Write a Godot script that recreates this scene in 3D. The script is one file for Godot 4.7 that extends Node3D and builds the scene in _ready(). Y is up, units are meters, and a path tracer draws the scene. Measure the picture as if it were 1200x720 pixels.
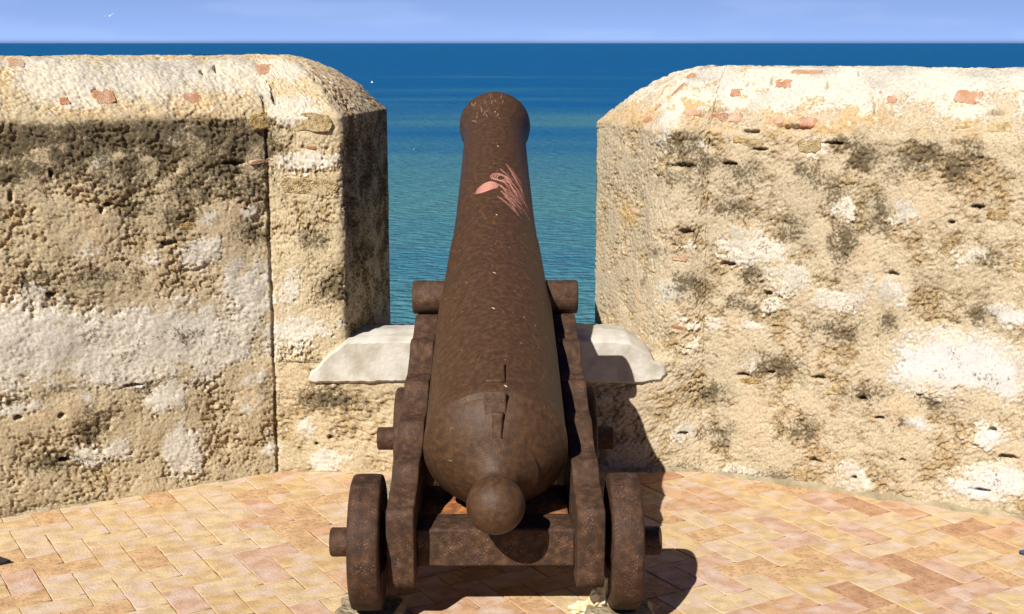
extends Node3D
# Old iron gun in an embrasure of a sea fort. The gun lies along -z over x = 0, the floor is y = 0.

var rng := RandomNumberGenerator.new()
var M := {}

# Marks read off the wall: [metres along the wall from the embrasure corner, metres up, half width, half height]
const LW = [[0.55,1.092,0.032,0.028],[0.59,0.981,0.071,0.048],[0.40,1.124,0.029,0.021],[1.06,1.000,0.029,0.020],[0.79,0.965,0.027,0.027],[1.25,0.888,0.041,0.026],[0.91,0.623,0.585,0.144],[1.31,0.685,0.084,0.171],[0.37,0.760,0.081,0.128],[0.46,0.840,0.058,0.071],[0.19,0.614,0.149,0.044],[1.34,0.421,0.078,0.027],[1.08,0.420,0.029,0.031],[0.76,0.384,0.077,0.064],[1.09,0.212,0.056,0.035],[0.97,0.201,0.047,0.032],[0.71,0.171,0.078,0.090],[0.40,0.401,0.041,0.033],[0.32,0.110,0.033,0.041],[0.56,0.482,0.033,0.025],[0.09,0.045,0.072,0.045],[0.16,0.198,0.043,0.045],[0.42,0.293,0.037,0.026],[0.66,1.437,0.027,0.020],[0.97,1.367,0.026,0.039],[1.04,1.718,0.163,0.101],[0.77,1.737,0.172,0.114],[0.45,1.757,0.146,0.097],[0.13,1.780,0.142,0.077],[0.28,1.620,0.042,0.074],[0.22,0.770,0.042,0.094],[0.62,1.786,0.142,0.074],[1.17,1.846,0.161,0.041],[0.17,1.541,0.104,0.052],[0.14,1.337,0.125,0.031],[1.20,0.673,0.128,0.133],[0.59,0.605,0.218,0.124]]
const LD = [[1.27,1.443,0.185,0.093],[0.99,1.449,0.229,0.090],[0.73,1.456,0.171,0.087],[0.54,1.416,0.142,0.081],[0.40,1.377,0.108,0.096],[1.00,0.888,0.126,0.054],[0.97,1.301,0.052,0.039],[0.62,1.226,0.091,0.054],[0.69,1.118,0.097,0.047],[1.25,0.926,0.063,0.026],[0.73,0.638,0.105,0.024],[1.28,1.316,0.105,0.057],[1.16,1.358,0.158,0.057],[1.07,0.332,0.083,0.052],[0.11,1.002,0.077,0.050],[0.05,0.786,0.064,0.079],[0.39,1.221,0.095,0.062],[0.49,1.295,0.144,0.055],[0.87,1.313,0.134,0.059],[1.35,0.457,0.078,0.017],[1.18,0.467,0.113,0.017],[0.81,0.454,0.104,0.018],[1.16,0.241,0.003,0.003],[1.23,0.199,0.097,0.041],[0.68,0.329,0.050,0.036],[0.35,0.357,0.038,0.059],[0.09,0.346,0.108,0.045],[0.40,1.047,0.073,0.042],[0.83,1.177,0.101,0.047]]
const LH = [[0.44,1.323,0.050,0.010],[1.31,1.238,0.009,0.025],[0.72,1.018,0.034,0.010],[0.89,0.457,0.041,0.007],[1.19,0.855,0.019,0.010],[0.95,1.185,0.026,0.007],[1.18,0.375,0.013,0.010],[1.34,0.388,0.016,0.010],[0.98,1.164,0.010,0.013],[1.18,0.192,0.019,0.010],[0.07,0.151,0.014,0.011],[0.13,0.122,0.011,0.008],[0.47,1.795,0.011,0.027],[0.53,1.769,0.011,0.021],[0.30,1.584,0.002,0.016],[0.25,1.604,0.010,0.047],[0.24,1.662,0.017,0.016],[0.24,1.873,0.007,0.022],[0.96,1.656,0.019,0.015],[1.16,1.317,0.009,0.016],[0.15,1.383,0.007,0.003]]
const LB = [[0.33,1.322,0.054,0.010],[0.13,1.375,0.035,0.009],[0.27,1.775,0.060,0.049],[-0.10,1.714,0.028,0.043],[1.09,1.606,0.022,0.024],[0.94,1.625,0.046,0.040],[1.24,1.837,0.038,0.040],[0.60,1.610,0.035,0.030]]
const LO = [[0.65,1.075,0.035,0.017],[0.13,1.218,0.125,0.039],[0.13,1.479,0.110,0.041],[0.33,1.488,0.050,0.040]]
const RW = [[1.2,0.587,0.232,0.121],[1.01,0.55,0.071,0.089],[1.37,0.556,0.091,0.099],[0.36,0.657,0.054,0.021],[0.45,0.768,0.039,0.032],[0.74,0.8,0.141,0.041],[0.0,0.766,0.064,0.051],[0.12,0.568,0.032,0.033],[0.09,0.991,0.028,0.018],[0.22,0.655,0.037,0.022],[0.1,0.66,0.05,0.018],[0.38,0.982,0.134,0.063],[0.53,0.87,0.09,0.056],[0.13,1.4,0.031,0.021],[-0.05,1.49,0.063,0.091],[0.6,1.397,0.047,0.033],[0.38,0.499,0.029,0.029],[0.49,1.754,0.174,0.082],[0.9,1.761,0.195,0.1],[1.18,1.791,0.187,0.078],[0.38,1.599,0.105,0.04],[0.7,1.733,0.135,0.101],[1.15,1.58,0.093,0.028],[1.38,0.15,0.123,0.054],[1.29,0.085,0.094,0.048],[0.12,0.159,0.043,0.03],[1.07,0.314,0.033,0.035],[0.36,-0.0,0.11,0.045],[0.83,0.068,0.055,0.057],[0.92,0.832,0.072,0.068],[1.37,0.788,0.061,0.039],[1.34,0.316,0.062,0.041],[0.17,1.747,0.063,0.074],[-0.08,1.772,0.108,0.053],[1.23,1.006,0.043,0.033],[0.74,1.175,0.047,0.034],[0.97,1.154,0.058,0.026]]
const RD = [[0.02,1.231,0.091,0.035],[0.6,1.286,0.054,0.061],[0.75,1.023,0.06,0.084],[1.15,1.358,0.037,0.045],[0.32,1.274,0.078,0.048],[0.67,1.222,0.06,0.054],[1.05,1.419,0.044,0.055],[0.08,0.804,0.078,0.054],[0.07,1.406,0.062,0.055],[-0.05,1.405,0.049,0.045],[0.14,1.32,0.107,0.035],[0.8,1.377,0.065,0.039],[0.54,1.061,0.055,0.048],[0.87,1.149,0.046,0.073],[0.37,0.875,0.036,0.035],[-0.15,0.818,0.018,0.065],[0.76,1.443,0.078,0.037],[0.35,1.573,0.056,0.03],[1.21,1.424,0.037,0.038],[0.96,1.351,0.076,0.046],[1.29,1.011,0.043,0.032],[1.28,0.779,0.062,0.033],[0.29,1.151,0.072,0.035],[0.34,0.73,0.058,0.029],[0.73,0.677,0.101,0.035],[0.47,0.51,0.141,0.036],[0.93,0.714,0.039,0.048],[0.24,0.356,0.089,0.037],[0.88,0.431,0.08,0.035],[1.11,0.424,0.077,0.027],[0.61,0.255,0.07,0.043],[1.02,0.308,0.046,0.028],[0.28,0.176,0.074,0.045],[-0.03,0.928,0.028,0.029],[0.47,0.016,0.144,0.022],[0.1,0.007,0.072,0.019],[0.87,-0.034,0.102,0.018]]
const RH = [[0.53,1.481,0.075,0.014],[0.27,0.903,0.033,0.011],[0.94,0.915,0.026,0.008],[1.24,1.192,0.028,0.008],[1.15,1.128,0.012,0.008],[0.66,0.114,0.018,0.014],[0.83,1.598,0.01,0.039],[0.4,1.737,0.007,0.036],[0.74,1.794,0.007,0.03],[0.63,1.716,0.007,0.03],[1.41,0.236,0.043,0.01],[1.32,0.09,0.038,0.007],[0.21,1.559,0.043,0.013],[0.68,1.413,0.047,0.007],[0.35,1.45,0.035,0.01],[0.39,1.38,0.035,0.007],[1.28,1.571,0.036,0.011],[0.44,0.792,0.018,0.014],[1.35,0.335,0.019,0.01],[0.1,0.166,0.022,0.008],[0.85,0.4,0.027,0.007],[0.35,0.442,0.029,0.009],[0.47,0.462,0.021,0.007],[0.67,0.467,0.028,0.009],[0.92,0.33,0.02,0.007],[0.05,1.302,0.042,0.01],[0.27,1.317,0.036,0.007],[0.07,1.03,0.028,0.011],[-0.28,1.316,0.011,0.014],[1.02,0.168,0.013,0.007],[0.17,-0.001,0.03,0.008],[0.83,0.068,0.01,0.011]]
const RB = [[0.08,1.768,0.032,0.032],[0.1,1.715,0.03,0.021],[-0.22,1.483,0.039,0.02],[0.05,1.536,0.042,0.02],[0.21,1.529,0.043,0.02],[0.28,1.511,0.032,0.025],[0.45,1.508,0.035,0.024],[0.58,1.507,0.041,0.022],[0.45,1.712,0.039,0.031],[0.53,1.801,0.07,0.021],[0.26,1.657,0.029,0.026],[0.89,1.619,0.023,0.024],[0.05,0.912,0.035,0.014],[0.05,0.618,0.025,0.011],[0.25,0.908,0.026,0.011],[-0.12,1.762,0.036,0.021],[-0.1,1.662,0.025,0.042],[1.17,1.647,0.056,0.038],[-0.21,1.554,0.021,0.02]]
const RO = [[0.36,1.403,0.049,0.02],[1.18,1.507,0.052,0.023],[1.3,1.503,0.051,0.027],[1.14,1.026,0.022,0.036],[1.31,1.163,0.039,0.019],[0.73,0.424,0.045,0.025],[0.61,0.044,0.032,0.033],[0.38,0.42,0.044,0.015],[1.4,0.979,0.021,0.032],[0.59,1.397,0.054,0.033],[0.31,1.418,0.035,0.021]]

const K := Color(0.86, 0.86, 0.86)   # the surfaces' own reflectance; the exposure is set for it
const PX := 0.0035       # metres per pixel of the wall textures
const U0 := -0.75
const T0 := -0.05
const TW := 972
const TH := 600

# ---------------------------------------------------------------- helpers
func keep(n: Node3D, called: String, parent: Node = self) -> Node3D:
	n.name = called
	parent.add_child(n, true)
	return n

func tag(o: Node, label: String, category := "", group := "", kind := "") -> Node:
	if label: o.set_meta("label", label)
	if category: o.set_meta("category", category)
	if group: o.set_meta("group", group)
	if kind: o.set_meta("kind", kind)
	return o

func part(called: String, mesh: Mesh, mat: Material, parent: Node = self) -> MeshInstance3D:
	var o := MeshInstance3D.new()
	o.mesh = mesh
	if mat: o.material_override = mat
	o.cast_shadow = GeometryInstance3D.SHADOW_CASTING_SETTING_ON
	keep(o, called, parent)
	return o

func noise(freq: float, sd: int, oct := 3, type := FastNoiseLite.TYPE_SIMPLEX_SMOOTH) -> FastNoiseLite:
	var n := FastNoiseLite.new()
	n.noise_type = type
	n.seed = sd
	n.frequency = freq
	n.fractal_octaves = oct
	n.fractal_type = FastNoiseLite.FRACTAL_FBM if oct > 1 else FastNoiseLite.FRACTAL_NONE
	return n

func ntex(freq: float, sd: int, size: int, oct: int, stops: Array, cols: Array, type := FastNoiseLite.TYPE_SIMPLEX_SMOOTH, normal := false, bump := 4.0) -> NoiseTexture2D:
	var t := NoiseTexture2D.new()
	t.width = size
	t.height = size
	t.seamless = true
	t.noise = noise(freq, sd, oct, type)
	if normal:
		t.as_normal_map = true
		t.bump_strength = bump
	elif stops.size() > 0:
		var g := Gradient.new()
		g.offsets = PackedFloat32Array(stops)
		var pc := PackedColorArray()
		for c in cols: pc.append(c)
		g.colors = pc
		t.color_ramp = g
	return t

func rgb8(r: float, g: float, b: float) -> Color:
	return Color(r / 255.0, g / 255.0, b / 255.0)

func tri(m: StandardMaterial3D, scale: float) -> void:
	m.uv1_triplanar = true
	m.uv1_world_triplanar = true
	m.uv1_scale = Vector3.ONE * scale

func sst(a: float, b: float, x: float) -> float:
	var t := clampf((x - a) / (b - a), 0.0, 1.0)
	return t * t * (3.0 - 2.0 * t)

func commit(st: SurfaceTool) -> ArrayMesh:
	st.generate_normals()
	return st.commit()

func quad(st: SurfaceTool, a: Vector3, b: Vector3, c: Vector3, d: Vector3) -> void:
	for p in [a, b, c, a, c, d]: st.add_vertex(p)

# turned shape about the local z axis: prof = [z, radius]
func lathe(prof: Array, seg: int, uv2 := false, dent := 0.0, smooth := true) -> ArrayMesh:
	var st := SurfaceTool.new()
	st.begin(Mesh.PRIMITIVE_TRIANGLES)
	st.set_smooth_group(0 if smooth else -1)
	var dn := noise(5.0, 77, 3)
	var z0: float = prof[0][0]
	var z1: float = prof[prof.size() - 1][0]
	var rows := []
	for i in prof.size():
		var ring := []
		for k in seg + 1:
			var a := TAU * float(k % seg) / seg
			var z: float = prof[i][0]
			var r: float = prof[i][1]
			if dent > 0.0 and r > 0.01:
				r += dent * dn.get_noise_3d(cos(a) * 0.5, sin(a) * 0.5, z)
			ring.append(Vector3(sin(a) * r, cos(a) * r, z))
		rows.append(ring)
	for i in prof.size() - 1:
		for k in seg:
			var ids := [[i, k], [i, k + 1], [i + 1, k + 1], [i, k], [i + 1, k + 1], [i + 1, k]]
			for q in ids:
				st.set_uv(Vector2(float(q[1]) / seg, float(prof[q[0]][0])))
				if uv2: st.set_uv2(Vector2(fposmod(float(q[1]) / seg + 0.5, 1.0) if q[1] != seg / 2 or k < seg / 2 else 0.0, (float(prof[q[0]][0]) - z0) / (z1 - z0)))
				st.add_vertex(rows[q[0]][q[1]])
	return commit(st)

func inset_poly(p: PackedVector2Array, d: float) -> PackedVector2Array:
	var out := PackedVector2Array()
	var n := p.size()
	var area := 0.0
	for i in n: area += p[i].cross(p[(i + 1) % n])
	var sg := 1.0 if area > 0.0 else -1.0
	for i in n:
		var e1 := (p[i] - p[(i + n - 1) % n]).normalized()
		var e2 := (p[(i + 1) % n] - p[i]).normalized()
		var n1 := Vector2(-e1.y, e1.x) * sg
		var n2 := Vector2(-e2.y, e2.x) * sg
		out.append(p[i] + (n1 + n2) / maxf(0.5, 1.0 + n1.dot(n2)) * d)
	return out

# plate cut to an outline (x, y) and given a thickness along z, edges rounded
func plate(p: PackedVector2Array, thick: float, bevel: float, step := 0.0, jitter := 0.0, sd := 1) -> ArrayMesh:
	var area := 0.0
	for i in p.size(): area += p[i].cross(p[(i + 1) % p.size()])
	if area < 0.0: p.reverse()
	if step > 0.0:
		var q := PackedVector2Array()
		var r := RandomNumberGenerator.new()
		r.seed = sd
		for i in p.size():
			var a := p[i]
			var b := p[(i + 1) % p.size()]
			var k := maxi(1, int(round(a.distance_to(b) / step)))
			for j in k:
				q.append(a.lerp(b, float(j) / k) + Vector2(r.randf_range(-1, 1), r.randf_range(-1, 1)) * jitter)
		p = q
	var ins := inset_poly(p, bevel)
	var mid := inset_poly(p, bevel * 0.3)
	var st := SurfaceTool.new()
	st.begin(Mesh.PRIMITIVE_TRIANGLES)
	var h := thick * 0.5
	var rings := [[ins, h], [mid, h - bevel * 0.3], [p, h - bevel], [p, -h + bevel], [mid, -h + bevel * 0.3], [ins, -h]]
	st.set_smooth_group(0)
	var n := p.size()
	for ri in rings.size() - 1:
		var A: PackedVector2Array = rings[ri][0]
		var B: PackedVector2Array = rings[ri + 1][0]
		var za: float = rings[ri][1]
		var zb: float = rings[ri + 1][1]
		for i in n:
			var j := (i + 1) % n
			quad(st, Vector3(A[i].x, A[i].y, za), Vector3(A[j].x, A[j].y, za), Vector3(B[j].x, B[j].y, zb), Vector3(B[i].x, B[i].y, zb))
	st.set_smooth_group(-1)
	var idx := Geometry2D.triangulate_polygon(ins)
	for s in [1, -1]:
		for k in range(0, idx.size(), 3):
			var a := ins[idx[k]]
			var b := ins[idx[k + 1]]
			var c := ins[idx[k + 2]]
			var ccw := (b - a).cross(c - a) > 0.0
			var vs := [a, c, b] if ccw == (s == 1) else [a, b, c]
			for v in vs: st.add_vertex(Vector3(v.x, v.y, s * h))
	return commit(st)

# a worn block lying flat: top at y = 0, uneven outline, rounded arrises
func worn_block(w: float, l: float, depth: float, bevel: float, jit: float, per_side: Array, r: RandomNumberGenerator, corner := 0.0) -> ArrayMesh:
	var p := PackedVector2Array()
	var cs := [Vector2(-l, -w) * 0.5, Vector2(l, -w) * 0.5, Vector2(l, w) * 0.5, Vector2(-l, w) * 0.5]
	for i in 4:
		var k: int = per_side[i % 2]
		for j in k:
			var v: Vector2 = cs[i].lerp(cs[(i + 1) % 4], float(j) / k)
			if corner > 0.0:
				var e := Vector2(v.x / (l * 0.5), v.y / (w * 0.5))
				v *= 1.0 / (1.0 + corner * maxf(0.0, e.length() - 1.0))
			p.append(v - v.normalized() * r.randf() * jit + Vector2(r.randf_range(-1, 1), r.randf_range(-1, 1)) * jit * 0.3)
	var ins := inset_poly(p, bevel)
	var st := SurfaceTool.new()
	st.begin(Mesh.PRIMITIVE_TRIANGLES)
	st.set_smooth_group(0)
	var n := p.size()
	var top := []
	for v in ins: top.append(Vector3(v.x, r.randf_range(-0.12, 0.12) * bevel, v.y))
	for i in n:
		var j := (i + 1) % n
		quad(st, top[j], top[i], Vector3(p[i].x, -bevel, p[i].y), Vector3(p[j].x, -bevel, p[j].y))
		quad(st, Vector3(p[j].x, -bevel, p[j].y), Vector3(p[i].x, -bevel, p[i].y), Vector3(p[i].x, -depth, p[i].y), Vector3(p[j].x, -depth, p[j].y))
	var c := Vector3(0, 0.0, 0)
	st.set_smooth_group(-1)
	for i in n:
		var j := (i + 1) % n
		for v in [c, top[i], top[j]]: st.add_vertex(v)
	return commit(st)

# lump of stone: a sphere pushed in and out by noise
func lump(sz: Vector3, sd: int, rough: float, seg := 20) -> ArrayMesh:
	var st := SurfaceTool.new()
	st.begin(Mesh.PRIMITIVE_TRIANGLES)
	st.set_smooth_group(-1)
	var n := noise(1.3, sd, 3)
	var f := func(i: int, k: int) -> Vector3:
		var th := PI * i / 12.0
		var ph := TAU * (k % seg) / float(seg)
		var d := Vector3(sin(th) * cos(ph), cos(th), sin(th) * sin(ph))
		return d * sz * (1.0 + rough * n.get_noise_3dv(d * 1.2))
	for i in 12:
		for k in seg:
			quad(st, f.call(i, k), f.call(i, k + 1), f.call(i + 1, k + 1), f.call(i + 1, k))
	return commit(st)

# ---------------------------------------------------------------- materials
func make_materials() -> void:
	# rusted iron
	var rust_tex := ntex(0.011, 5, 1024, 5, [0.0, 0.36, 0.5, 0.62, 0.78, 1.0], [rgb8(54, 38, 29), rgb8(67, 48, 36), rgb8(76, 55, 40), rgb8(85, 60, 42), rgb8(97, 70, 50), rgb8(122, 94, 76)])
	var fleck := ntex(0.06, 9, 1024, 3, [0.0, 0.62, 0.72, 1.0], [Color(0.6, 0.47, 0.42, 0.0), Color(0.6, 0.47, 0.42, 0.0), Color(0.56, 0.45, 0.4, 0.35), Color(0.64, 0.54, 0.5, 0.65)])
	var rust_h := ntex(0.05, 31, 1024, 4, [], [])
	var rust := StandardMaterial3D.new()
	rust.albedo_texture = rust_tex
	rust.albedo_color = K
	rust.roughness = 0.72
	rust.metallic_specular = 0.35
	rust.heightmap_enabled = true
	rust.heightmap_texture = rust_h
	rust.heightmap_scale = 0.16
	rust.detail_enabled = true
	rust.detail_albedo = fleck
	rust.detail_mask = ntex(0.012, 41, 512, 3, [0.0, 0.5, 0.68, 1.0], [Color.BLACK, Color.BLACK, Color.WHITE, Color.WHITE])
	tri(rust, 2.2)
	M.rust = rust
	var rim := rust.duplicate()
	rim.albedo_color = rgb8(235, 228, 226) * K
	M.rust_wheel = rim
	var ro := rust.duplicate()
	ro.albedo_color = Color(1.7, 1.5, 1.2)
	M.rust_orange = ro
	# smoother barrel, with the pink scrawl laid over it
	var barrel_tex := ntex(0.02, 15, 1024, 6, [0.0, 0.32, 0.46, 0.54, 0.68, 1.0], [rgb8(68, 46, 32), rgb8(80, 55, 37), rgb8(88, 61, 40), rgb8(94, 66, 42), rgb8(103, 73, 46), rgb8(124, 92, 60)])
	var br := StandardMaterial3D.new()
	br.albedo_texture = barrel_tex
	br.albedo_color = K * 0.89
	br.roughness = 0.6
	br.metallic_specular = 0.4
	br.heightmap_enabled = true
	br.heightmap_texture = ntex(0.09, 33, 1024, 4, [], [])
	br.heightmap_scale = 0.12
	tri(br, 1.7)
	M.barrel_plain = br
	var bg := br.duplicate()
	bg.detail_enabled = true
	bg.detail_uv_layer = BaseMaterial3D.DETAIL_UV_2
	bg.detail_albedo = scrawl_texture()
	M.barrel = bg
	# concrete and plaster
	var cem := StandardMaterial3D.new()
	cem.albedo_texture = ntex(0.012, 51, 512, 5, [0.0, 0.4, 0.6, 1.0], [rgb8(124, 112, 90), rgb8(156, 142, 116), rgb8(176, 162, 134), rgb8(200, 188, 160)])
	cem.albedo_color = K
	cem.roughness = 0.95
	cem.metallic_specular = 0.2
	cem.heightmap_enabled = true
	cem.heightmap_texture = ntex(0.04, 52, 512, 4, [], [])
	cem.heightmap_scale = 1.0
	tri(cem, 1.6)
	M.cement = cem
	var sill := cem.duplicate()
	sill.albedo_texture = ntex(0.008, 53, 512, 5, [0.0, 0.4, 0.6, 1.0], [rgb8(180, 172, 158), rgb8(200, 194, 182), rgb8(212, 207, 197), rgb8(222, 218, 210)])
	sill.heightmap_scale = 0.15
	M.sill = sill
	# fired paving bricks: one body texture, several firings
	var body := ntex(0.008, 61, 1024, 4, [0.0, 0.38, 0.5, 0.62, 1.0], [rgb8(218, 208, 202), rgb8(233, 227, 221), rgb8(240, 236, 228), rgb8(248, 245, 240), Color.WHITE])
	var bh := ntex(0.05, 62, 1024, 4, [], [])
	var worn := ntex(0.006, 63, 1024, 5, [0.0, 0.58, 0.60, 1.0], [Color(0.70, 0.62, 0.56, 0.0), Color(0.70, 0.62, 0.56, 0.0), Color(0.72, 0.63, 0.57, 0.5), Color(0.78, 0.71, 0.67, 0.85)])
	var stain := ntex(0.03, 64, 1024, 4, [0.0, 0.55, 0.66, 1.0], [Color(0.45, 0.33, 0.22, 0.0), Color(0.45, 0.33, 0.22, 0.0), Color(0.50, 0.39, 0.29, 0.3), Color(0.40, 0.32, 0.25, 0.65)])
	M.brick = []
	var tones := [rgb8(230, 203, 158), rgb8(234, 210, 170), rgb8(228, 198, 150), rgb8(229, 193, 151), rgb8(223, 183, 147), rgb8(223, 188, 164), rgb8(233, 209, 175), rgb8(211, 169, 137)]
	for i in tones.size():
		var b := StandardMaterial3D.new()
		b.albedo_color = tones[i] * K
		b.albedo_texture = body
		b.roughness = 0.9
		b.metallic_specular = 0.2
		b.heightmap_enabled = true
		b.heightmap_texture = bh
		b.heightmap_scale = 0.15
		b.detail_enabled = true
		b.detail_albedo = stain if i in [3, 7] else worn
		tri(b, 1.3)
		b.uv1_offset = Vector3(i * 0.37, i * 0.11, i * 0.53)
		M.brick.append(b)
	# bricks and stones showing in the wall
	M.wall_brick = []
	for c in [rgb8(205, 156, 122), rgb8(210, 170, 136), rgb8(200, 142, 106)]:
		var b: StandardMaterial3D = M.brick[0].duplicate()
		b.albedo_color = c * K
		b.heightmap_scale = 0.6
		tri(b, 2.6)
		M.wall_brick.append(b)
	M.wall_stone = []
	var stone_tex := ntex(0.03, 66, 512, 5, [0.0, 0.35, 0.5, 0.65, 1.0], [rgb8(120, 106, 84), rgb8(196, 186, 168), rgb8(232, 226, 214), rgb8(250, 246, 238), Color.WHITE])
	for c in [rgb8(204, 178, 128), rgb8(214, 196, 158), rgb8(200, 182, 146)]:
		var b: StandardMaterial3D = M.brick[2].duplicate()
		b.albedo_color = c * K
		b.heightmap_scale = 0.7
		b.albedo_texture = stone_tex
		b.detail_enabled = false
		tri(b, 2.2)
		M.wall_stone.append(b)
	# sand and mortar in the paving joints
	var sand := StandardMaterial3D.new()
	sand.albedo_texture = ntex(0.02, 71, 512, 4, [0.0, 0.45, 0.6, 1.0], [rgb8(120, 92, 60), rgb8(168, 132, 88), rgb8(190, 154, 106), rgb8(206, 172, 124)])
	sand.albedo_color = K
	sand.roughness = 1.0
	sand.metallic_specular = 0.1
	tri(sand, 1.0)
	M.sand = sand
	# sea
	var sea := StandardMaterial3D.new()
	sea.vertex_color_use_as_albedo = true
	sea.albedo_texture = ntex(0.012, 81, 1024, 4, [0.0, 0.4, 0.6, 1.0], [rgb8(205, 215, 222), rgb8(232, 236, 240), rgb8(246, 248, 250), Color.WHITE])
	sea.albedo_color = K
	sea.roughness = 0.38
	sea.metallic_specular = 0.18
	sea.heightmap_enabled = true
	sea.heightmap_texture = ntex(0.022, 82, 1024, 6, [], [])
	sea.heightmap_scale = 55.0
	sea.uv1_triplanar = true
	sea.uv1_world_triplanar = true
	sea.uv1_scale = Vector3(0.024, 0.05, 0.043)
	M.sea = sea
	var white := StandardMaterial3D.new()
	white.albedo_color = rgb8(236, 236, 234)
	white.roughness = 0.8
	M.feather = white
	var grey := StandardMaterial3D.new()
	grey.albedo_color = rgb8(150, 155, 162)
	grey.roughness = 0.8
	M.grey_feather = grey

func scrawl_texture() -> ImageTexture:
	var w := 1024
	var h := 2048
	var im := Image.create(w, h, false, Image.FORMAT_RGBA8)
	im.fill(Color(0.86, 0.52, 0.47, 0.0))
	var r := RandomNumberGenerator.new()
	r.seed = 3
	var n := noise(0.05, 4, 3)
	# arc metres across (right of the top line positive) and metres forward of the breech, to pixels
	var put := func(q: Vector2) -> Vector2:
		return Vector2((q.x / (TAU * 0.157) + 0.5) * w, (q.y - SCRAWL_Z0) / SCRAWL_LEN * h)
	var line := func(pts: Array, wid: float, col: Color, a: float) -> void:
		for i in pts.size() - 1:
			var A: Vector2 = put.call(pts[i])
			var B: Vector2 = put.call(pts[i + 1])
			var steps := int(A.distance_to(B) * 2.0) + 1
			for s in steps:
				var c := A.lerp(B, float(s) / steps)
				var rad := wid
				for dy in range(-int(rad) - 1, int(rad) + 2):
					for dx in range(-int(rad) - 1, int(rad) + 2):
						var x := int(c.x) + dx
						var y := int(c.y) + dy
						if x < 0 or y < 0 or x >= w or y >= h: continue
						if Vector2(dx, dy).length() > rad: continue
						var al := a * clampf(0.75 + 0.9 * n.get_noise_2d(x * 4.0, y * 4.0), 0.0, 1.0)
						if im.get_pixel(x, y).a < al: im.set_pixel(x, y, Color(col.r, col.g, col.b, al))
	var pink := Color(0.86, 0.60, 0.54)
	# solid blob on the left
	var o := Vector2(-0.03, SCRAWL_AT - 0.02)
	for k in 26:
		var a := -0.05 + 0.0035 * k
		line.call([o + Vector2(a, (-0.05 + 0.0014 * k) * (0.35 + 0.65 * sin(PI * (k + 1.0) / 27.0))), o + Vector2(a + 0.008, (0.045 + 0.001 * k) * (0.3 + 0.7 * sin(PI * (k + 1.0) / 27.0)))], 2.6, pink, 0.85 * sqrt(sin(PI * (k + 2.0) / 30.0)))
	# loops across the top and down to the right
	var c0 := Vector2(0.006, SCRAWL_AT + 0.09)
	var loop := []
	for k in 60:
		var t := k / 59.0
		loop.append(c0 + Vector2(t * 0.035 + 0.028 * cos(t * 26.0), -t * 0.02 + 0.034 * sin(t * 26.0)))
	line.call(loop, 1.7, pink, 0.85)
	for pass_no in 2:
		var zig := []
		for k in 14:
			var t := k / 13.0
			var mid := Vector2(0.085 - 0.04 * t + pass_no * 0.012, SCRAWL_AT + 0.17 - 0.36 * t)
			var reach := (0.024 + 0.022 * r.randf()) * (1.0 if k % 2 == 0 else -1.0)
			zig.append(mid + Vector2(reach, -reach * 2.0) + Vector2(r.randf_range(-0.01, 0.01), r.randf_range(-0.02, 0.02)))
		line.call(zig, 1.0, pink, 0.75)
	for k in 7:
		var q := Vector2(r.randf_range(0.03, 0.1), SCRAWL_AT + r.randf_range(-0.12, 0.1))
		line.call([q, q + Vector2(0.03, -0.02), q + Vector2(0.07, -0.09)], 1.3, pink, 0.7)
	line.call([Vector2(0.06, SCRAWL_AT - 0.1), Vector2(0.11, SCRAWL_AT - 0.16), Vector2(0.16, SCRAWL_AT - 0.19)], 1.2, pink, 0.6)
	# scattered pale flecks and scratches in the rust
	var pale := Color(0.72, 0.66, 0.58)
	for k in 420:
		var q := Vector2(r.randf_range(-0.3, 0.3), r.randf_range(-0.1, 2.6))
		var al := r.randf_range(0.12, 0.55)
		var e := q + Vector2(r.randf_range(-0.006, 0.006), r.randf_range(-0.012, 0.012)) * r.randf()
		line.call([q, e], r.randf_range(0.5, 1.3), pale, al)
	for k in 26:
		var q := Vector2(r.randf_range(-0.12, 0.04), r.randf_range(2.32, 2.56))
		line.call([q, q + Vector2(r.randf_range(-0.012, 0.012), r.randf_range(0.01, 0.045))], r.randf_range(0.7, 1.8), pale, r.randf_range(0.25, 0.6))
	for q in [Vector2(0.0, 2.42), Vector2(0.012, 2.02), Vector2(-0.004, 0.78), Vector2(-0.006, 0.52), Vector2(0.02, 0.03), Vector2(0.004, 1.3)]:
		line.call([q, q + Vector2(0.004, -0.006)], 2.2, Color(0.85, 0.82, 0.76), 0.95)
	# soft brown and orange streaks
	for k in 90:
		var q := Vector2(r.randf_range(-0.32, 0.32), r.randf_range(0.05, 2.4))
		line.call([q, q + Vector2(r.randf_range(-0.03, 0.03), r.randf_range(-0.12, 0.12))], r.randf_range(1.0, 3.5), Color(0.46, 0.31, 0.17) if r.randf() < 0.6 else Color(0.24, 0.18, 0.14), r.randf_range(0.12, 0.4))
	return ImageTexture.create_from_image(im)

const SCRAWL_AT := 1.60
const SCRAWL_Z0 := -0.2
const SCRAWL_LEN := 2.83

# ---------------------------------------------------------------- wall
func layer(freq_m: float, sd: int, oct: int, type := FastNoiseLite.TYPE_SIMPLEX_SMOOTH, warp := 0.0) -> PackedByteArray:
	var n := noise(PX / freq_m, sd, oct, type)
	if type == FastNoiseLite.TYPE_CELLULAR:
		n.cellular_return_type = FastNoiseLite.RETURN_DISTANCE
	if warp > 0.0:
		n.domain_warp_enabled = true
		n.domain_warp_amplitude = warp / PX
		n.domain_warp_frequency = PX / freq_m
	var im := n.get_image(TW, TH, false, false, true)
	im.convert(Image.FORMAT_L8)
	return im.get_data()

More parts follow.
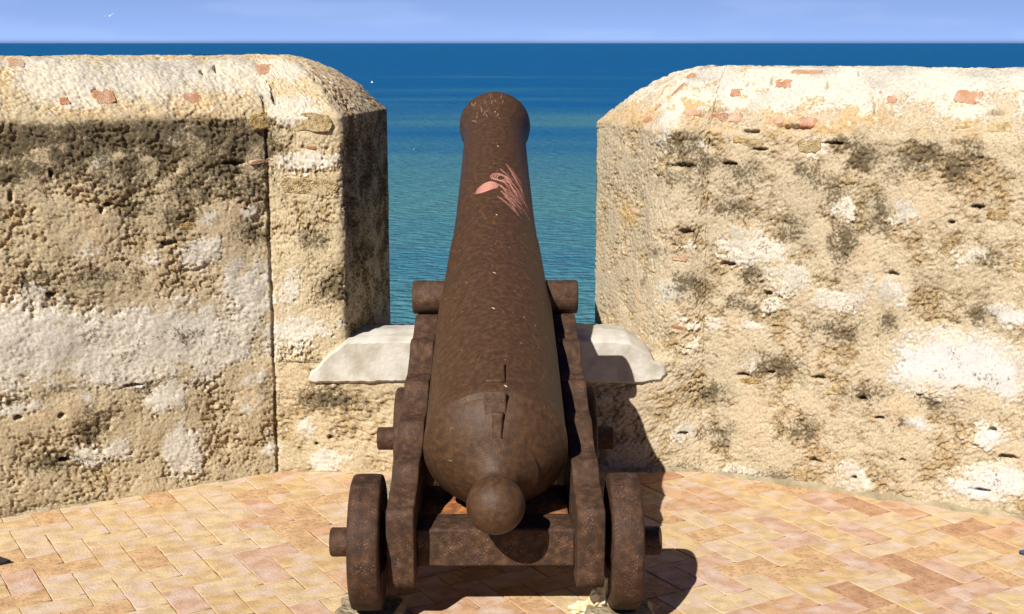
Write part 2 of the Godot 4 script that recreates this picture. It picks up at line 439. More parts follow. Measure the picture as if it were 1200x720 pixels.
# broken chips: short ragged ridges lying mostly along the courses
func chips(sd: int) -> PackedByteArray:
	var n := noise(PX / 0.05, sd, 3)
	n.fractal_type = FastNoiseLite.FRACTAL_RIDGED
	n.domain_warp_enabled = true
	n.domain_warp_amplitude = 0.022 / PX
	n.domain_warp_frequency = PX / 0.035
	var im := n.get_image(TW * 2 / 3, TH, false, false, true)
	im.convert(Image.FORMAT_L8)
	im.resize(TW, TH, Image.INTERPOLATE_CUBIC)
	return im.get_data()

func stamp(list: Array, soft: float) -> PackedFloat32Array:
	var a := PackedFloat32Array()
	a.resize(TW * TH)
	for q in list:
		var ru: float = q[2] * (1.0 + soft)
		var rt: float = q[3] * (1.0 + soft)
		var x0 := maxi(0, int((q[0] - ru - U0) / PX))
		var x1 := mini(TW - 1, int((q[0] + ru - U0) / PX) + 1)
		var y0 := maxi(0, int((q[1] - rt - T0) / PX))
		var y1 := mini(TH - 1, int((q[1] + rt - T0) / PX) + 1)
		for y in range(y0, y1 + 1):
			var dv: float = (T0 + y * PX - q[1]) / q[3]
			for x in range(x0, x1 + 1):
				var du: float = (U0 + x * PX - q[0]) / q[2]
				var e := sqrt(du * du + dv * dv)
				var v := clampf(1.0 + (1.0 - e) / soft, 0.0, 2.0) * 0.5
				var i := y * TW + x
				if v > a[i]: a[i] = v
	return a

# colour picture and relief of one stretch of wall; row 0 is the foot
func wall_surface(left: bool) -> Dictionary:
	var s := 100 if left else 200
	var nA := layer(0.36, s + 1, 4, FastNoiseLite.TYPE_SIMPLEX_SMOOTH, 0.05)
	var nB := layer(0.095, s + 2, 4, FastNoiseLite.TYPE_SIMPLEX_SMOOTH, 0.025)
	var nC := layer(0.026, s + 3, 4, FastNoiseLite.TYPE_SIMPLEX_SMOOTH, 0.010)
	var nD := layer(0.009, s + 4, 2)
	var nE := layer(0.05, s + 5, 2, FastNoiseLite.TYPE_CELLULAR, 0.01)
	var nF := layer(0.3, s + 6, 5, FastNoiseLite.TYPE_SIMPLEX_SMOOTH, 0.06)
	var nG := layer(0.015, s + 7, 3, FastNoiseLite.TYPE_SIMPLEX_SMOOTH, 0.007)
	var nH := layer(0.014, s + 8, 1, FastNoiseLite.TYPE_CELLULAR, 0.006)
	var nP := chips(s + 9)
	var fw := stamp(LW if left else RW, 0.55)
	var fd := stamp(LD if left else RD, 0.7)
	var fh := stamp(LH if left else RH, 0.5)
	var fb := stamp((LB + LO) if left else (RB + RO), 0.25)
	var ytop := 1.50 if left else 1.44
	var seam := 0.30 if left else 0.178
	var h := PackedFloat32Array()
	h.resize(TW * TH)
	var col := PackedByteArray()
	col.resize(TW * TH * 3)
	var bump := PackedByteArray()
	bump.resize(TW * TH)
	for y in TH:
		var t := T0 + y * PX
		var cope := sst(ytop - 0.02, ytop + 0.05, t)
		for x in TW:
			var u := U0 + x * PX
			var i := y * TW + x
			var a := nA[i] / 255.0
			var b := nB[i] / 255.0
			var c := nC[i] / 255.0
			var d := nD[i] / 255.0
			var e := nE[i] / 255.0
			var f := nF[i] / 255.0
			var e2 := nH[i] / 255.0
			var g := nG[i] / 255.0
			# marks have ragged outlines
			var wx := clampi(x + int((b - 0.5) * 30.0 + (g - 0.5) * 16.0), 0, TW - 1)
			var wy := clampi(y + int((f - 0.5) * 24.0 + (c - 0.5) * 18.0), 0, TH - 1)
			var wi := wy * TW + wx
			var mw := fw[wi]
			var md := fd[wi]
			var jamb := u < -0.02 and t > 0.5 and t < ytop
			var out := u > 1.5     # beyond what the marks were read for: scatter them by noise
			# whitewash and plaster left on the face
			var wv := mw * 0.62 + (b - 0.5) * 0.6 + (c - 0.5) * 0.35 + (f - 0.5) * 0.4 + (g - 0.5) * 0.4 + (d - 0.5) * 0.16
			wv += 0.07 if not left else (0.10 if t < 1.1 else 0.05)
			if out: wv += (a - 0.45) * 0.9
			if not left and t < 0.8 and u > 0.95: wv += mw * 0.22
			if cope > 0.0: wv += (0.18 if left else 0.34 * sst(ytop + 0.07, ytop + 0.17, t + (b - 0.5) * 0.12)) * cope + (e2 - 0.4) * 0.3 * cope
			if jamb: wv += -0.15 if left else 0.04  # less white on the left jamb for painted shade, more to brighten the right
			var w := sst(0.30, 0.52, wv) * (0.75 + 0.25 * sst(0.3, 0.6, c)) if left else sst(0.34, 0.48, wv)
			# dark growth in the pores, and shade painted on the left jamb: where it sits, then how thick it grows there
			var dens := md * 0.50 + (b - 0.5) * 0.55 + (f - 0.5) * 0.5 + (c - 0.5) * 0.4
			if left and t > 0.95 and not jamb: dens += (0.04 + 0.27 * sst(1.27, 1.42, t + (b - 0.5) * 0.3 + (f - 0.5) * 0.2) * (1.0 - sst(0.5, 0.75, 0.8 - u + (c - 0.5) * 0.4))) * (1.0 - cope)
			if left and jamb: dens += 0.45 if t > 0.85 else 0.25  # shade of the left jamb put into its colour
			if jamb and not left: dens -= 0.1  # right jamb paled in colour to make up for its weaker sun
			if not left and t > 0.7 and t < 1.42 and not jamb: dens += 0.09
			if t < 0.95 and not jamb: dens += 0.04
			if out and t > 0.9 and t < ytop: dens += 0.15
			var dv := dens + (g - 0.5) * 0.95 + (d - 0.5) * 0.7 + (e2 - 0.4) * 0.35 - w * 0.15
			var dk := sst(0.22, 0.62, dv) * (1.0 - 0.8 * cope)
			var br := sst(0.5, 0.72, fb[i])
			# relief
			var er := sst(0.36, 0.62, b * 0.45 + f * 0.45 + c * 0.2 - 0.05 + (-0.03 if left else -0.05))   # worn back to rubble, or still skinned with render
			er = maxf(er, cope * 0.6)
			var rp := nP[i] / 255.0
			var pore := sst(0.66, 0.86, rp + (1.0 - g - 0.5) * 0.35 + (f - 0.5) * 0.35 + (e2 - 0.4) * 0.15) * (0.35 + 0.65 * er)
			pore = maxf(pore, 0.8 * sst(0.66, 0.74, (1.0 - g) * 0.6 + (1.0 - c) * 0.4 + (f - 0.5) * 0.2))
			var skin := 0.005 + (a - 0.5) * 0.02 + (b - 0.5) * 0.012 + (c - 0.5) * 0.005 - e2 * 0.002 - pore * 0.014
			var rub := (a - 0.5) * 0.02 + (b - 0.5) * 0.030 + (c - 0.5) * 0.020 - e * 0.012 - e2 * 0.004 + (g - 0.5) * 0.004 - pore * 0.014
			var hh := lerpf(skin, rub, er)
			var wh := sst(0.22, 0.42, mw * 0.62 + (b - 0.5) * 0.4 + (f - 0.5) * 0.3 + cope * 0.25)
			var flat := 0.006 + (a - 0.5) * 0.02 + (b - 0.5) * 0.012 + (c - 0.5) * 0.004 - e2 * 0.001 - pore * 0.005
			hh = lerpf(hh, flat, wh * (0.8 if cope < 0.5 else 0.3))
			if not left and t < 0.85 and u > 0.95: hh = lerpf(hh, 0.010 + (a - 0.5) * 0.02 + (b - 0.5) * 0.006, sst(0.40, 0.44, wv) * sst(0.5, 0.7, mw) * 0.95)
			hh = lerpf(hh, (b - 0.5) * 0.012 - 0.002, br * 0.9)
			hh = (hh + pore * 0.010) * 0.56 - pore * (0.009 - 0.004 * wh)
			var hole := sst(0.40, 0.95, fh[i] + (c - 0.5) * 0.75 + (g - 0.5) * 0.4 + (e2 - 0.4) * 0.3) * sst(0.02, 0.3, fh[i])
			hh -= hole * 0.042
			# the open joint where the two stretches of wall meet
			if t < ytop + 0.12:
				var sd := absf(u - seam - (b - 0.5) * 0.012 - (c - 0.5) * 0.008)
				var wd := 0.005 if left else 0.0025
				hh -= (1.0 - sst(wd * 0.5, wd * 1.6, sd)) * (0.03 if left else 0.010) * clampf(0.3 + f * 1.2, 0.0, 1.0)
			h[i] = hh
			# colour
			var m1 := clampf(a * 0.35 + c * 0.5 + g * 0.6 - 0.24 + (d - 0.5) * 0.7 - pore * 0.25, 0.0, 1.0)
			var R: float
			var G: float
			var B: float
			if left:  # left sand brightened in colour to offset the weaker sun on that side
				R = lerpf(166.0, 236.0, m1)
				G = lerpf(147.0, 220.0, m1)
				B = lerpf(112.0, 188.0, m1)
			else:
				R = lerpf(160.0, 225.0, m1)
				G = lerpf(143.0, 211.0, m1)
				B = lerpf(116.0, 188.0, m1)
			R = lerpf(R, 210.0, (1.0 - er) * 0.4)
			G = lerpf(G, 195.0, (1.0 - er) * 0.4)
			B = lerpf(B, 164.0, (1.0 - er) * 0.4)
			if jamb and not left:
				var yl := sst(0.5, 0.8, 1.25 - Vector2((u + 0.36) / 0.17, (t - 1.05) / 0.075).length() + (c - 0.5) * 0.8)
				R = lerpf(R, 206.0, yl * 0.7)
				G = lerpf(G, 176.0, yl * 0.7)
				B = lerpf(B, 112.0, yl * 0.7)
			# thin faded limewash over broad areas
			var lw := sst(0.34, 0.80, mw * 0.42 + f * 0.5 + b * 0.2 + (g - 0.5) * 0.35 + (0.04 if t < 1.0 else 0.0)) * 0.7
			R = lerpf(R, 214.0, lw)
			G = lerpf(G, 203.0, lw)
			B = lerpf(B, 180.0, lw)
			# ochre and rose tints of the rubble
			var oc := sst(0.55, 0.75, b * 0.5 + f * 0.6 - 0.03)
			R = lerpf(R, 184.0, oc * 0.5)
			G = lerpf(G, 150.0, oc * 0.5)
			B = lerpf(B, 98.0, oc * 0.5)
			var ro := sst(0.62, 0.76, a * 0.5 + g * 0.55)
			R = lerpf(R, 208.0, ro * 0.35)
			G = lerpf(G, 166.0, ro * 0.35)
			B = lerpf(B, 126.0, ro * 0.35)
			if cope > 0.0:
				var oo := sst(0.5, 0.7, f * 0.6 + c * 0.5) * cope
				R = lerpf(R, 212.0, oo * 0.6)
				G = lerpf(G, 172.0, oo * 0.6)
				B = lerpf(B, 118.0, oo * 0.6)
			var wg := 0.84 + 0.16 * sst(0.25, 0.7, f * 0.6 + g * 0.4)
			var ww := w * (0.88 if left else 0.92)
			R = lerpf(R, 226.0 * wg, ww)
			G = lerpf(G, 219.0 * wg, ww)
			B = lerpf(B, 205.0 * wg, ww)
			if w > 0.85 and mw > 0.8 and not left and t < 0.8 and u > 0.95:
				R = lerpf(R, 214.0, 0.75)
				G = lerpf(G, 216.0, 0.75)
				B = lerpf(B, 218.0, 0.75)
			if left and not jamb and t < ytop:  # left whites lifted too, making up for weaker sun there
				R = lerpf(R, 240.0, w * 0.5)
				G = lerpf(G, 235.0, w * 0.5)
				B = lerpf(B, 224.0, w * 0.5)
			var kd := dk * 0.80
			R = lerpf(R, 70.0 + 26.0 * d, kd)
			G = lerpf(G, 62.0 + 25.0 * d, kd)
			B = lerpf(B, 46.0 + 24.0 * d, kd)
			var gr := 0.87 + 0.26 * (g * 0.4 + d * 0.6)
			R *= gr
			G *= gr
			B *= gr
			col[i * 3] = clampi(int(R), 0, 255)
			col[i * 3 + 1] = clampi(int(G), 0, 255)
			col[i * 3 + 2] = clampi(int(B), 0, 255)
			bump[i] = clampi(int(128.0 + ((g - 0.5) * 110.0 + (d - 0.5) * 100.0) * (1.0 - 0.65 * wh) * (0.5 + 0.5 * er)), 0, 255)
	var im := Image.create_from_data(TW, TH, false, Image.FORMAT_RGB8, col)
	var bm := Image.create_from_data(TW, TH, false, Image.FORMAT_L8, bump)
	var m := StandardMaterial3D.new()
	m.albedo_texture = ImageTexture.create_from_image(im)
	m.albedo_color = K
	m.roughness = 0.96
	m.metallic_specular = 0.15
	m.heightmap_enabled = true
	m.heightmap_texture = ImageTexture.create_from_image(bm)
	m.heightmap_scale = 0.5
	return {"h": h, "mat": m}

func relief(h: PackedFloat32Array, u: float, t: float) -> float:
	var x := clampf((u - U0) / PX, 0.0, TW - 1.001)
	var y := clampf((t - T0) / PX, 0.0, TH - 1.001)
	var xi := int(x)
	var yi := int(y)
	var fx := x - xi
	var fy := y - yi
	var i := yi * TW + xi
	return lerpf(lerpf(h[i], h[i + 1], fx), lerpf(h[i + TW], h[i + TW + 1], fx), fy)

func build_merlon(left: bool, wall: Node3D) -> void:
	var sg := -1.0 if left else 1.0
	var C := Vector2(-0.63, -5.62) if left else Vector2(0.70, -5.62)
	var B := Vector2(-0.93, -5.60) if left else Vector2(0.875, -5.585)
	var E := Vector2(-1.914, -5.03) if left else Vector2(2.01, -4.99)
	var J := Vector2(-0.497, -6.35) if left else Vector2(0.473, -6.35)
	var ytop := 1.50 if left else 1.44
	var ridge := 1.75 if left else 1.705
	var dirE := (E - B).normalized()
	var F := B + dirE * 2.35
	var ub := C.distance_to(B)
	var nE := Vector2(dirE.y, -dirE.x)
	if nE.y > 0.0: nE = -nE        # out to sea
	var Fb := F + nE * 0.73
	var KB := Vector2(B.x, -6.23) + dirE * -0.1
	KB = Vector2(B.x - sg * 0.16, -6.35)
	# outline with the embrasure corner rounded
	var cj := (J - C).normalized()
	var cb := (B - C).normalized()
	var cr := 0.035 if left else 0.13
	var V := [F, B + dirE * 1.55, B]
	var uV := [ub + 2.35, ub + 1.55, ub]
	var L := [F, B + dirE * 1.55, B]
	var cell := [0.018, 0.005, 0.0022]
	for k in 7:
		var w := k / 6.0
		V.append(C + cb * cr * (1.0 - w) * (1.0 - w) + cj * cr * w * w)
		uV.append(cr * (1.0 - 2.0 * w) * 0.8)
		if left:
			L.append(Vector2(0, -5.60 - 0.002 * k))
			cell.append(0.005)
		else:
			# under the sill the face runs straight on to the middle of the gap
			L.append(Vector2((C.x + cr) * (1.0 - w * w), lerpf((C + cb * cr).y, -5.60, w)))
			cell.append(0.0018)
	cell[9] = 0.006
	V.append_array([J, KB, Fb])
	uV.append_array([-C.distance_to(J), -0.74, -0.75])
	L.append_array([Vector2(0, -6.35), KB, Fb])
	cell.append_array([0.12, 0.12, 0.12])
	var n := V.size()
	var mit := []
	var vn := []
	for i in n:
		var e1: Vector2 = (V[i] - V[(i + n - 1) % n]).normalized()
		var e2: Vector2 = (V[(i + 1) % n] - V[i]).normalized()
		var n1 := Vector2(-e1.y, e1.x) * sg
		var n2 := Vector2(-e2.y, e2.x) * sg
		mit.append((n1 + n2) / maxf(0.4, 1.0 + n1.dot(n2)))
		vn.append(-(n1 + n2).normalized())
	# the rounded arris keeps the offset of the sharp corner
	var s1 := Vector2(-(-cb).y, (-cb).x) * sg
	var s2 := Vector2(-cj.y, cj.x) * sg
	for i in range(3, 10): mit[i] = (s1 + s2) / (1.0 + s1.dot(s2))
	# the embrasure end of the coping closes to a point where its two hips meet
	var close := 1.0
	for k in 100:
		var d := 0.2 + k * 0.002
		if (J - C).dot((J + mit[10] * d) - (C + mit[6] * d)) <= 0.004:
			close = d
			break
	var DM := 0.362
	mit[11] = (B + mit[2] * DM + dirE * 0.12 - KB) / DM
	mit[12] = (F + mit[0] * DM - Fb) / DM
	# columns
	var cols := []
	for i in n:
		var len: float = V[i].distance_to(V[(i + 1) % n])
		var k := maxi(1, int(round(len / cell[i])))
		for j in k:
			cols.append([i, float(j) / k])
	cols.append([n - 1, 1.0])
	# rows: [t, inset, y, how much the outward direction tips up]
	var rows := []
	var t := T0
	while t < ytop - 0.001:
		rows.append([t, 0.0, t, 0.0])
		t += 0.005
	var dd := 0.0
	var py := ytop
	var pd := 0.0
	t = ytop
	while true:
		var y := ytop + (ridge - ytop) * (1.0 - pow(1.0 - minf(1.0, dd / DM), 1.9))
		t += Vector2(dd - pd, y - py).length()
		rows.append([t, dd, y, sst(-0.02, 0.10, dd)])
		pd = dd
		py = y
		if dd >= DM: break
		dd = minf(DM, dd + (0.0032 if dd < 0.1 else 0.006))
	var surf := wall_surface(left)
	var hh: PackedFloat32Array = surf.h
	var lo := noise(1.1, 300 if left else 400, 3)
	var pos := PackedVector3Array()
	var uvs := PackedVector2Array()
	var nc := cols.size()
	for r in rows:
		var inset: float = r[1]
		var low: bool = r[2] < 0.485
		for q in cols:
			var i: int = q[0]
			var j := (i + 1) % n
			var fr: float = q[1]
			var a: Vector2 = (L[i] if low else V[i]) + mit[i] * (minf(inset, close) if i >= 3 and i <= 10 else inset)
			var b: Vector2 = (L[j] if low else V[j]) + mit[j] * (minf(inset, close) if j >= 3 and j <= 10 else inset)
			var p := a.lerp(b, fr)
			var out: Vector2 = vn[i].lerp(vn[j], fr).normalized()
			if i < 2 or i > 9:
				var e: Vector2 = (V[j] - V[i]).normalized()
				out = -(Vector2(-e.y, e.x) * sg)
			var u: float = lerpf(uV[i], uV[j], fr)
			if low and i == 2: u = ub - p.distance_to(B)
			elif low and i > 2: u = ub - B.distance_to(p)
			elif i >= 10 and not (i == 10 and fr == 0.0): u = 0.4 + p.distance_to(V[11]) * 0.9
			var disp := 0.0
			if i <= 9 or (i == 10 and fr == 0.0):
				disp = relief(hh, u, r[0]) + 0.010 * lo.get_noise_3d(p.x * 2.0, r[2] * 2.0, p.y * 2.0)
				if r[1] > 0.0: disp *= 1.0 - 0.5 * sst(0.3, DM, r[1])
			var dir := Vector3(out.x, 0, out.y).lerp(Vector3(out.x * 0.6, 0.8, out.y * 0.6), r[3]).normalized()
			pos.append(Vector3(p.x, r[2], p.y) + dir * disp)
			uvs.append(Vector2((u - U0) / (TW * PX), (r[0] - T0) / (TH * PX)))
	var idx := PackedInt32Array()
	for y in rows.size() - 1:
		for x in nc - 1:
			var a := y * nc + x
			var b := a + 1
			var c := a + nc
			var d := c + 1
			if left: idx.append_array([a, c, b, b, c, d])
			else: idx.append_array([a, b, c, b, d, c])
	var arr := []
	arr.resize(Mesh.ARRAY_MAX)
	arr[Mesh.ARRAY_VERTEX] = pos
	arr[Mesh.ARRAY_TEX_UV] = uvs
	arr[Mesh.ARRAY_INDEX] = idx
	var am := ArrayMesh.new()
	am.add_surface_from_arrays(Mesh.PRIMITIVE_TRIANGLES, arr)
	var st := SurfaceTool.new()
	st.create_from(am, 0)
	st.generate_normals()
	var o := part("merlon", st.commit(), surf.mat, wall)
	tag(o, "merlon left of the gun, darkened by lichen under its pale coping" if left else "paler merlon right of the gun with a large white plaster patch")
	# bricks and stones showing through the render
	var k := 0
	for list in ([LB, LO] if left else [RB, RO]):
		for q in list:
			k += 1
			var u: float = q[0]
			var tt: float = q[1]
			var ri := 0
			while ri < rows.size() - 8 and float(rows[ri][0]) < tt: ri += 1
			var ci := 0
			while ci < nc - 8 and (lerpf(uV[cols[ci][0]], uV[(int(cols[ci][0]) + 1) % n], cols[ci][1]) > u): ci += 1
			ri = maxi(ri, 7)
			ci = maxi(ci, 7)
			var at := pos[ri * nc + ci]
			var du := pos[ri * nc + ci + 7] - pos[ri * nc + ci - 7]
			var dt := pos[(ri + 7) * nc + ci] - pos[(ri - 7) * nc + ci]
			var nrm := du.cross(dt).normalized()
			if nrm.z < 0.0: nrm = -nrm
			rng.seed = 900 + k * 7 + (0 if left else 500)
			var isb: bool = list == LB or list == RB
			var mesh := worn_block(q[3] * 2.0, q[2] * 2.0, 0.03, 0.003, minf(q[2], q[3]) * 0.3, [8, 4], rng, 0.5 if not isb else 0.25)
			var bm = M.wall_brick[k % 3] if isb else M.wall_stone[k % 3]
			var s := part("exposed_brick" if isb else "exposed_stone", mesh, bm, o)
			var bx := Vector3(nrm.z, 0, -nrm.x).normalized()
			var bz := bx.cross(nrm).normalized()
			s.transform = Transform3D(Basis(bx, nrm, bz), at + nrm * (0.0025 if isb else 0.0012))
			s.rotate_object_local(Vector3.UP, rng.randf_range(-0.08, 0.08))

func build_wall() -> void:
	var wall := Node3D.new()
	keep(wall, "parapet_wall")
	tag(wall, "weathered rubble parapet wall with an open gun embrasure, facing the sea", "wall")
	build_merlon(true, wall)
	print("merlon 1 ", Time.get_ticks_msec())
	build_merlon(false, wall)
	print("merlon 2 ", Time.get_ticks_msec())
	# white mortar sill of the embrasure
	var outl := [Vector2(-0.775, 0.392), Vector2(-0.79, 0.405), Vector2(-0.775, 0.44), Vector2(-0.74, 0.475), Vector2(-0.715, 0.505), Vector2(-0.67, 0.54), Vector2(-0.62, 0.572), Vector2(-0.4, 0.577), Vector2(0.0, 0.574), Vector2(0.4, 0.578), Vector2(0.56, 0.568), Vector2(0.60, 0.545), Vector2(0.655, 0.515), Vector2(0.665, 0.487), Vector2(0.705, 0.468), Vector2(0.725, 0.43), Vector2(0.70, 0.398), Vector2(0.6, 0.386), Vector2(0.3, 0.394), Vector2(0.0, 0.39), Vector2(-0.4, 0.394)]
	var st := SurfaceTool.new()
	st.begin(Mesh.PRIMITIVE_TRIANGLES)
	var p := PackedVector2Array()
	rng.seed = 44
	for i in outl.size():
		var a: Vector2 = outl[i]
		var b: Vector2 = outl[(i + 1) % outl.size()]
		var k := maxi(1, int(a.distance_to(b) / 0.018))
		for j in k: p.append(a.lerp(b, float(j) / k) + Vector2(rng.randf_range(-1, 1), rng.randf_range(-1, 1)) * 0.003)
	var ins := inset_poly(p, 0.010)
	var n := p.size()
	st.set_smooth_group(0)
	var zf := -5.584
	var rings := [[ins, zf, 0.0], [p, zf - 0.008, 0.0], [p, -5.9, 0.0], [p, -6.27, -0.07]]
	for ri in 3:
		for i in n:
			var j := (i + 1) % n
			var A: PackedVector2Array = rings[ri][0]
			var B: PackedVector2Array = rings[ri + 1][0]
			quad(st, Vector3(A[i].x, A[i].y + rings[ri][2], rings[ri][1]), Vector3(A[j].x, A[j].y + rings[ri][2], rings[ri][1]), Vector3(B[j].x, B[j].y + rings[ri + 1][2], rings[ri + 1][1]), Vector3(B[i].x, B[i].y + rings[ri + 1][2], rings[ri + 1][1]))
	st.set_smooth_group(-1)
	var idx := Geometry2D.triangulate_polygon(ins)
	for k in range(0, idx.size(), 3):
		var a := ins[idx[k]]
		var b := ins[idx[k + 1]]
		var c := ins[idx[k + 2]]
		for v in ([a, b, c] if (b - a).cross(c - a) < 0.0 else [a, c, b]): st.add_vertex(Vector3(v.x, v.y, zf))
	tag(part("sill", commit(st), M.sill, wall), "smooth whitish mortar sill of the embrasure")
	# cement fillet at the foot of the wall
	var path := [Vector2(-2.9, -4.46), Vector2(-1.914, -5.03), Vector2(-0.93, -5.60), Vector2(0.0, -5.60), Vector2(0.875, -5.585), Vector2(2.01, -4.99), Vector2(3.0, -4.47)]
	var wid := [0.008, 0.009, 0.010, 0.010, 0.016, 0.022, 0.022]
	var fn := noise(9.0, 66, 4)
	var pts := []
	for i in path.size() - 1:
		var a: Vector2 = path[i]
		var b: Vector2 = path[i + 1]
		var k := int(a.distance_to(b) / 0.012)
		var nn := Vector2(-(b - a).y, (b - a).x).normalized()
		if nn.y < 0.0: nn = -nn
		for j in k:
			var q := a.lerp(b, float(j) / k)
			pts.append([q, nn, lerpf(wid[i], wid[i + 1], float(j) / k)])
	st = SurfaceTool.new()
	st.begin(Mesh.PRIMITIVE_TRIANGLES)
	st.set_smooth_group(0)
	var sec := []
	for e in pts:
		var q: Vector2 = e[0]
		var nn: Vector2 = e[1]
		var w: float = e[2]
		var ring := []
		for s in 7:
			var fr := s / 6.0
			var o := lerpf(-0.03, w * 1.5, fr) + 0.012 * fn.get_noise_2d(q.x * 1.0 + s * 7.3, q.y) * sst(0.1, 0.4, fr) + w * 1.3 * fn.get_noise_2d(q.x * 0.5, q.y * 0.5) * fr
			var y := lerpf(w * 1.5 + 0.02, -0.004, 1.0 - pow(1.0 - fr, 1.6)) + 0.010 * fn.get_noise_2d(q.x * 3.0 + 40.0, q.y * 3.0 + s * 0.2) * (1.0 - fr)
			ring.append(Vector3(q.x + nn.x * o, y, q.y + nn.y * o))
		sec.append(ring)
	for i in sec.size() - 1:
		for s in 6: quad(st, sec[i][s], sec[i + 1][s], sec[i + 1][s + 1], sec[i][s + 1])
	tag(part("cement_fillet", commit(st), M.cement, wall), "grey cement fillet along the foot of the wall")

# ---------------------------------------------------------------- paving
func build_floor() -> void:
	var st := SurfaceTool.new()
	st.begin(Mesh.PRIMITIVE_TRIANGLES)
	st.set_smooth_group(-1)
	# the terrace: bedding under the bricks, with the fort's body below it down to the sea
	var box := BoxMesh.new()
	box.size = Vector3(11.0, 15.0, 11.6)
	var g := part("terrace_ground", box, M.sand)
	g.position = Vector3(0, -7.5 - 0.0026, -0.35)
	tag(g, "sandy bedding of the brick terrace floor", "", "", "structure")
	var W := 0.108
	var GAP := 0.0018
	var ang := deg_to_rad(29.5)
	var ax := Vector2(cos(ang), -sin(ang))
	var ay := Vector2(sin(ang), cos(ang))
	rng.seed = 2024
	var kinds := []
	for k in 8: kinds.append(worn_block(W - GAP, W * 2.0 - GAP, 0.04, 0.0012, 0.0028, [6, 3], rng))
	var list := []
	for gx in range(-80, 81):
		for gy in range(-80, 81):
			var m := posmod(gx - gy, 4)
			var c: Vector2
			var turn := 0.0
			if m == 0: c = Vector2(gx + 1.0, gy + 0.5)
			elif m == 2:
				c = Vector2(gx + 0.5, gy)
				turn = PI / 2
			else: continue
			var p := Vector2(0.02, -4.7) + (ax * c.x + ay * c.y) * W
			if absf(p.x) > 4.6 or p.y > 2.5 or p.y < -5.75: continue
			if p.y < -5.72 + maxf(0.0, absf(p.x) - 0.9) * 0.55: continue
			var near := Vector2(p.x * 0.8, p.y + 4.75).length()
			var seen := p.y < -4.0 and absf(p.x) < 1.62 + (-4.1 - p.y) * 0.5
			list.append([near + (0.0 if seen else 10.0), p, turn])
	list.sort_custom(func(a, b): return a[0] < b[0])
	var floor_node := Node3D.new()
	keep(floor_node, "pavement")
	tag(floor_node, "floor of yellow and rose bricks laid in herringbone", "", "", "structure")
	var rest := SurfaceTool.new()
	rest.begin(Mesh.PRIMITIVE_TRIANGLES)
	var patch := noise(1.2, 12, 2)
	for i in list.size():
		var p: Vector2 = list[i][1]
		var y := rng.randf_range(-0.0015, 0.0015)
		var tilt := Vector3(rng.randf_range(-1, 1), 0, rng.randf_range(-1, 1)) * 0.006
		var kind := rng.randi() % 8
		var flip := PI * (rng.randi() % 2)
		var bas := Basis.from_euler(Vector3(tilt.x, ang + float(list[i][2]) + flip, tilt.z))
		var tr := Transform3D(bas, Vector3(p.x, y, p.y))
		# more rose and orange towards the right, yellow on the left
		var roll := rng.randf() + 0.14 * p.x / 2.0 + 0.25 * patch.get_noise_2d(p.x, p.y)
		var tone := 0
		if roll < 0.12: tone = 1
		elif roll < 0.34: tone = 0
		elif roll < 0.48: tone = 2
		elif roll < 0.60: tone = 6
		elif roll < 0.75: tone = 3
		elif roll < 0.87: tone = 5
		elif roll < 1.0: tone = 4
		else: tone = 7
		if i < 300:
			var o := part("brick", kinds[kind], M.brick[tone], floor_node)
			o.transform = tr
		else:
			rest.append_from(kinds[kind], 0, tr)
	var ro := part("paving_bricks", rest.commit(), M.brick[0], floor_node)
	tag(ro, "", "", "", "stuff")

